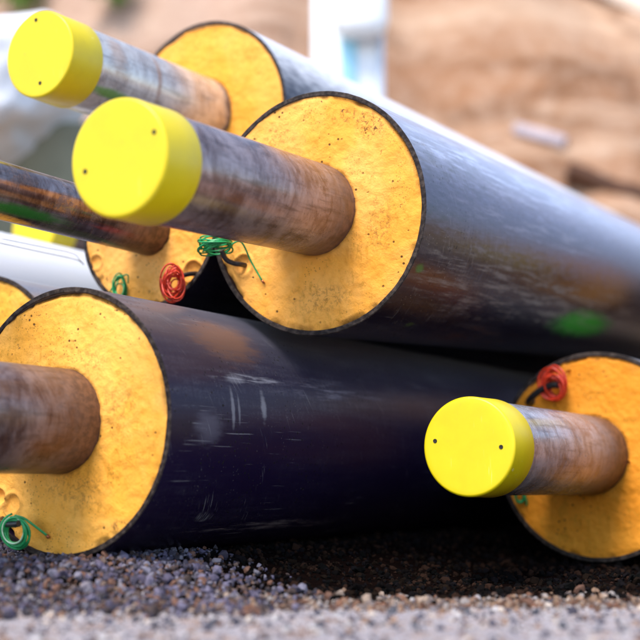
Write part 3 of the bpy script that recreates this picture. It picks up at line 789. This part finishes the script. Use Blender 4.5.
# camera numbers, used to work out where far things stand
HC, PITCH, FPX = 0.165, math.radians(7.3136), 1216.2
def at(px, py, Yd):
    a, b = (px - 320) / FPX, (py - 320) / FPX
    d = Vector((a, math.cos(PITCH) + b * math.sin(PITCH), math.sin(PITCH) - b * math.cos(PITCH)))
    return Vector((0, 0, HC)) + d * (Yd / d.y)

from mathutils.bvhtree import BVHTree
bank_tree = BVHTree.FromPolygons([Vector(v_) for v_ in VB], FB)
def on_bank(px, py, lift=0.0):
    d = at(px, py, 10.0) - Vector((0, 0, HC))
    hit, nrm, _, _ = bank_tree.ray_cast(Vector((0, 0, HC)), d.normalized(), 60.0)
    if nrm.dot(d) > 0: nrm = -nrm
    return hit + nrm * lift
# white post with a rounded cover and blue strip
Yp = 6.3
l, r_ = at(312, 40, Yp), at(383, 40, Yp)
wpost = r_.x - l.x; xc = (l.x + r_.x) / 2
post = thing('utility_cabinet', 'tall white cabinet with light blue strip, out of focus behind the pipes', 'cabinet', (xc, Yp, 0))
B_ = Buf(); B_.add(*box(wpost, 0.30, 3.1, (0, 0, 1.55), bev=0.03)); B_.build('body', M_white, post, True, 40)
B_ = Buf(); B_.add(*box(0.028, 0.03, 3.0, (wpost * 0.5 - 0.022, -0.160, 1.5), bev=0.006)); B_.build('edge_rail', simple('edge_rail_grey', (0.52, 0.58, 0.68), 0.5, 0.05), post, True, 40)
z1_, z2_ = at(350, 92, Yp).z, at(350, 42, Yp).z
B_ = Buf(); B_.add(*box(0.085, 0.02, z2_ - z1_ + 0.1, (at(348, 50, Yp).x - xc, -0.158, (z1_ + z2_) / 2), bev=0.005)); B_.build('blue_strip', M_lblue, post, True, 40)
B_ = Buf()
prof = [(0, -0.16), (0.10, -0.155), (0.155, -0.12), (0.17, -0.06), (0.17, 0.38), (0.14, 0.44), (0, 0.46)]
v, f = lathe(prof, 40)
zc = at(360, 38, Yp - 0.25).z + 0.16
B_.add([(x * 0.85 + at(360, 20, Yp - 0.2).x - xc, y * 0.5 - 0.24, z + zc) for x, y, z in v], f); B_.build('rounded_cover', M_white, post, True, 60)
B_ = Buf(); B_.add(*box(0.10, 0.02, 0.045, (at(350, 32, Yp).x - xc, -0.1615, at(350, 36, Yp).z), Matrix.Rotation(0.6, 3, 'Y'), 0.004)); B_.build('blue_latch', M_blue, post, True, 40)

# white bag on a grey-green crate at left
Yb = 5.4
bc = at(-38, 98, Yb)
v, f = [], []
nu, nv = 64, 40
for j in range(nv + 1):
    th_ = PI * j / nv
    for i in range(nu):
        ph = 2 * PI * i / nu
        q = Vector((math.sin(th_) * math.cos(ph), math.sin(th_) * math.sin(ph), math.cos(th_)))
        k_ = 1 + 0.16 * noise.noise(q * 1.8 + Vector((4, 2, 1))) + 0.07 * noise.noise(q * 5 + Vector((1, 1, 1)))
        q = Vector([math.copysign(abs(w_) ** 0.6, w_) for w_ in q])
        v.append((q.x * 0.52 * k_ + 0.22 * q.z, q.y * 0.40 * k_, q.z * 0.30 * k_))
for j in range(nv):
    for i in range(nu):
        f.append((j * nu + i, (j + 1) * nu + i, (j + 1) * nu + (i + 1) % nu, j * nu + (i + 1) % nu))
bag = mesh_obj('bulk_bag', v, f, M_whitebag); bag.location = (bc.x, Yb, bc.z)
tag(bag, 'big white bag, blurred, behind the yellow caps at the left', 'bag')
ct = at(100, 128, 6.0); cr_ = at(168, 150, 6.0); cl = at(-60, 150, 6.0)
crate = thing('covered_crate', 'grey green canvas covered crate below the white bag', 'crate', ((cl.x + cr_.x) / 2, 6.0, 0))
zb_ = at(100, 122, 5.6).z
B_ = Buf(); B_.add(*box(cr_.x - cl.x, 0.9, zb_ - 0.004, (0, 0, zb_ / 2), bev=0.05)); B_.build('canvas_cover', M_grgreen, crate, True, 40)
for sx in (-1, 1):
    B_ = Buf(); B_.add(*box(0.05, 0.02, zb_ * 0.96, (sx * (cr_.x - cl.x) * 0.42, -0.458, zb_ * 0.5), bev=0.006)); B_.build('strap', M_log, crate, True, 40)

# pale beam across the bank, top right; dark log; blue-grey sheet piece
def bar_between(name, a, b, w, h, mat, label, cat):
    a, b = Vector(a), Vector(b)
    mid = (a + b) / 2; d = b - a
    q = d.to_track_quat('X', 'Z')
    v, f = box(d.length, w, h, bev=min(w, h) * 0.12)
    o = mesh_obj(name, v, f, mat, None, True, 40)
    o.location = mid; o.rotation_mode = 'QUATERNION'; o.rotation_quaternion = q
    return tag(o, label, cat)
bar_between('timber_beam', on_bank(575, -21, 0.10), on_bank(680, 35, 0.10), 0.20, 0.17, M_beam, 'pale timber beam slanting across the top right corner', 'beam')
bar_between('plastic_board', on_bank(515, 129, 0.0), on_bank(566, 143, 0.0), 0.13, 0.09, M_bgrey, 'small blue grey board, blurred, on the earth bank', 'board')
la_, lb_ = on_bank(566, 180, 0.12), on_bank(720, 240, 0.12)
v, f = tube([la_ + (lb_ - la_) * (k / 10) + Vector((0, 0.02 * math.sin(k), 0.012 * math.sin(k * 1.7))) for k in range(11)], 0.085, 14)
lg = mesh_obj('log', v, f, M_log, None, True, 60); tag(lg, 'dark brown log just above the middle pipe at the right edge', 'log')

# leafy shrubs on the bank, top left
def shrub(px, py, Yd, rad, label, seed, nleaf=900):
    rnd = random.Random(seed)
    base_ = on_bank(px, py, 0.0); c0 = base_ + Vector((0, -0.28, 0.05)); rad = rad * base_.y / Yd
    root = thing('shrub', label, 'shrub', tuple(base_ + Vector((0.05, 0.05, 0.02))), group='shrubs above the bank')
    o = Vector(root.location)
    ends = []
    B_ = Buf()
    for k in range(9):
        e = c0 + Vector((rnd.uniform(-1, 1) * rad, rnd.uniform(-0.5, 0.5) * rad, rnd.uniform(-0.7, 0.8) * rad))
        m = (o + e) / 2 + Vector((rnd.uniform(-.05, .05), -0.05, 0.06))
        pth = smooth_path([o, m, e], 8)
        B_.add(*tube([q - o for q in pth], 0.0035, 6, rfun=lambda s: 1 - 0.8 * s)); ends.append((m, e))
    B_.build('stem', M_stem, root)
    B_ = Buf()
    for k in range(nleaf):
        m, e = ends[rnd.randrange(len(ends))]
        q = m.lerp(e, rnd.uniform(0.45, 1.1)) + Vector((rnd.gauss(0, 1), rnd.gauss(0, 1), rnd.gauss(0, 1))) * rad * 0.28 - o
        d = Vector((rnd.gauss(0, 1), rnd.gauss(0, 1), rnd.gauss(-0.4, 1))).normalized(); s = d.orthogonal().normalized(); up = d.cross(s)
        L_ = rnd.uniform(0.05, 0.09)
        B_.add([q, q + d * L_ * 0.5 + s * L_ * 0.28, q + d * L_ + up * L_ * 0.1, q + d * L_ * 0.5 - s * L_ * 0.28], [(0, 1, 2, 3)])
    B_.build('foliage', M_leaf, root, False)
shrub(22, -2, 6.6, 0.15, 'green leafy shrub hanging in at the top left corner above the yellow cap', 3)
shrub(112, -3, 6.9, 0.11, 'smaller green shrub at the top edge, right of the corner one', 5, 700)

# ------------------------------------------------------------------ light, sky, camera
sun_az = math.atan2(-0.50, -0.85)        # the sun stands behind and to the left of the camera
sun_el = math.radians(58)
sd = Vector((math.sin(sun_az) * math.cos(sun_el), math.cos(sun_az) * math.cos(sun_el), math.sin(sun_el)))
ld = bpy.data.lights.new('sun', 'SUN'); ld.energy = 2.3; ld.angle = math.radians(30); ld.color = (1.0, 0.93, 0.84)
lo = bpy.data.objects.new('sun', ld); COL.objects.link(lo)
lo.rotation_mode = 'QUATERNION'; lo.rotation_quaternion = sd.to_track_quat('Z', 'Y'); lo.location = (0, 0, 8)

W = bpy.data.worlds.new('World'); SC.world = W; W.use_nodes = True
wt = W.node_tree; wt.nodes.clear()
wo = wt.nodes.new('ShaderNodeOutputWorld'); bg = wt.nodes.new('ShaderNodeBackground'); sky = wt.nodes.new('ShaderNodeTexSky')
sky.sky_type = 'NISHITA'; sky.sun_disc = False; sky.sun_elevation = sun_el; sky.sun_rotation = sun_az
sky.air_density = 1.0; sky.dust_density = 0.8; sky.ozone_density = 1.0
bg.inputs[1].default_value = 0.14
wt.links.new(sky.outputs[0], bg.inputs[0]); wt.links.new(bg.outputs[0], wo.inputs[0])

cd = bpy.data.cameras.new('camera'); cam = bpy.data.objects.new('camera', cd); COL.objects.link(cam)
cam.location = (0, 0, HC); cam.rotation_euler = (PI / 2 + PITCH, 0, 0)
cd.sensor_width = 36; cd.lens = 36 * FPX / 640
cd.clip_start = 0.05; cd.clip_end = 500
cd.dof.use_dof = True; cd.dof.focus_distance = 1.90; cd.dof.aperture_fstop = 2.3
SC.camera = cam

SC.view_settings.view_transform = 'Standard'; SC.view_settings.look = 'None'
SC.view_settings.exposure = 1.28; SC.view_settings.gamma = 1.0; SC.view_settings.use_curve_mapping = False
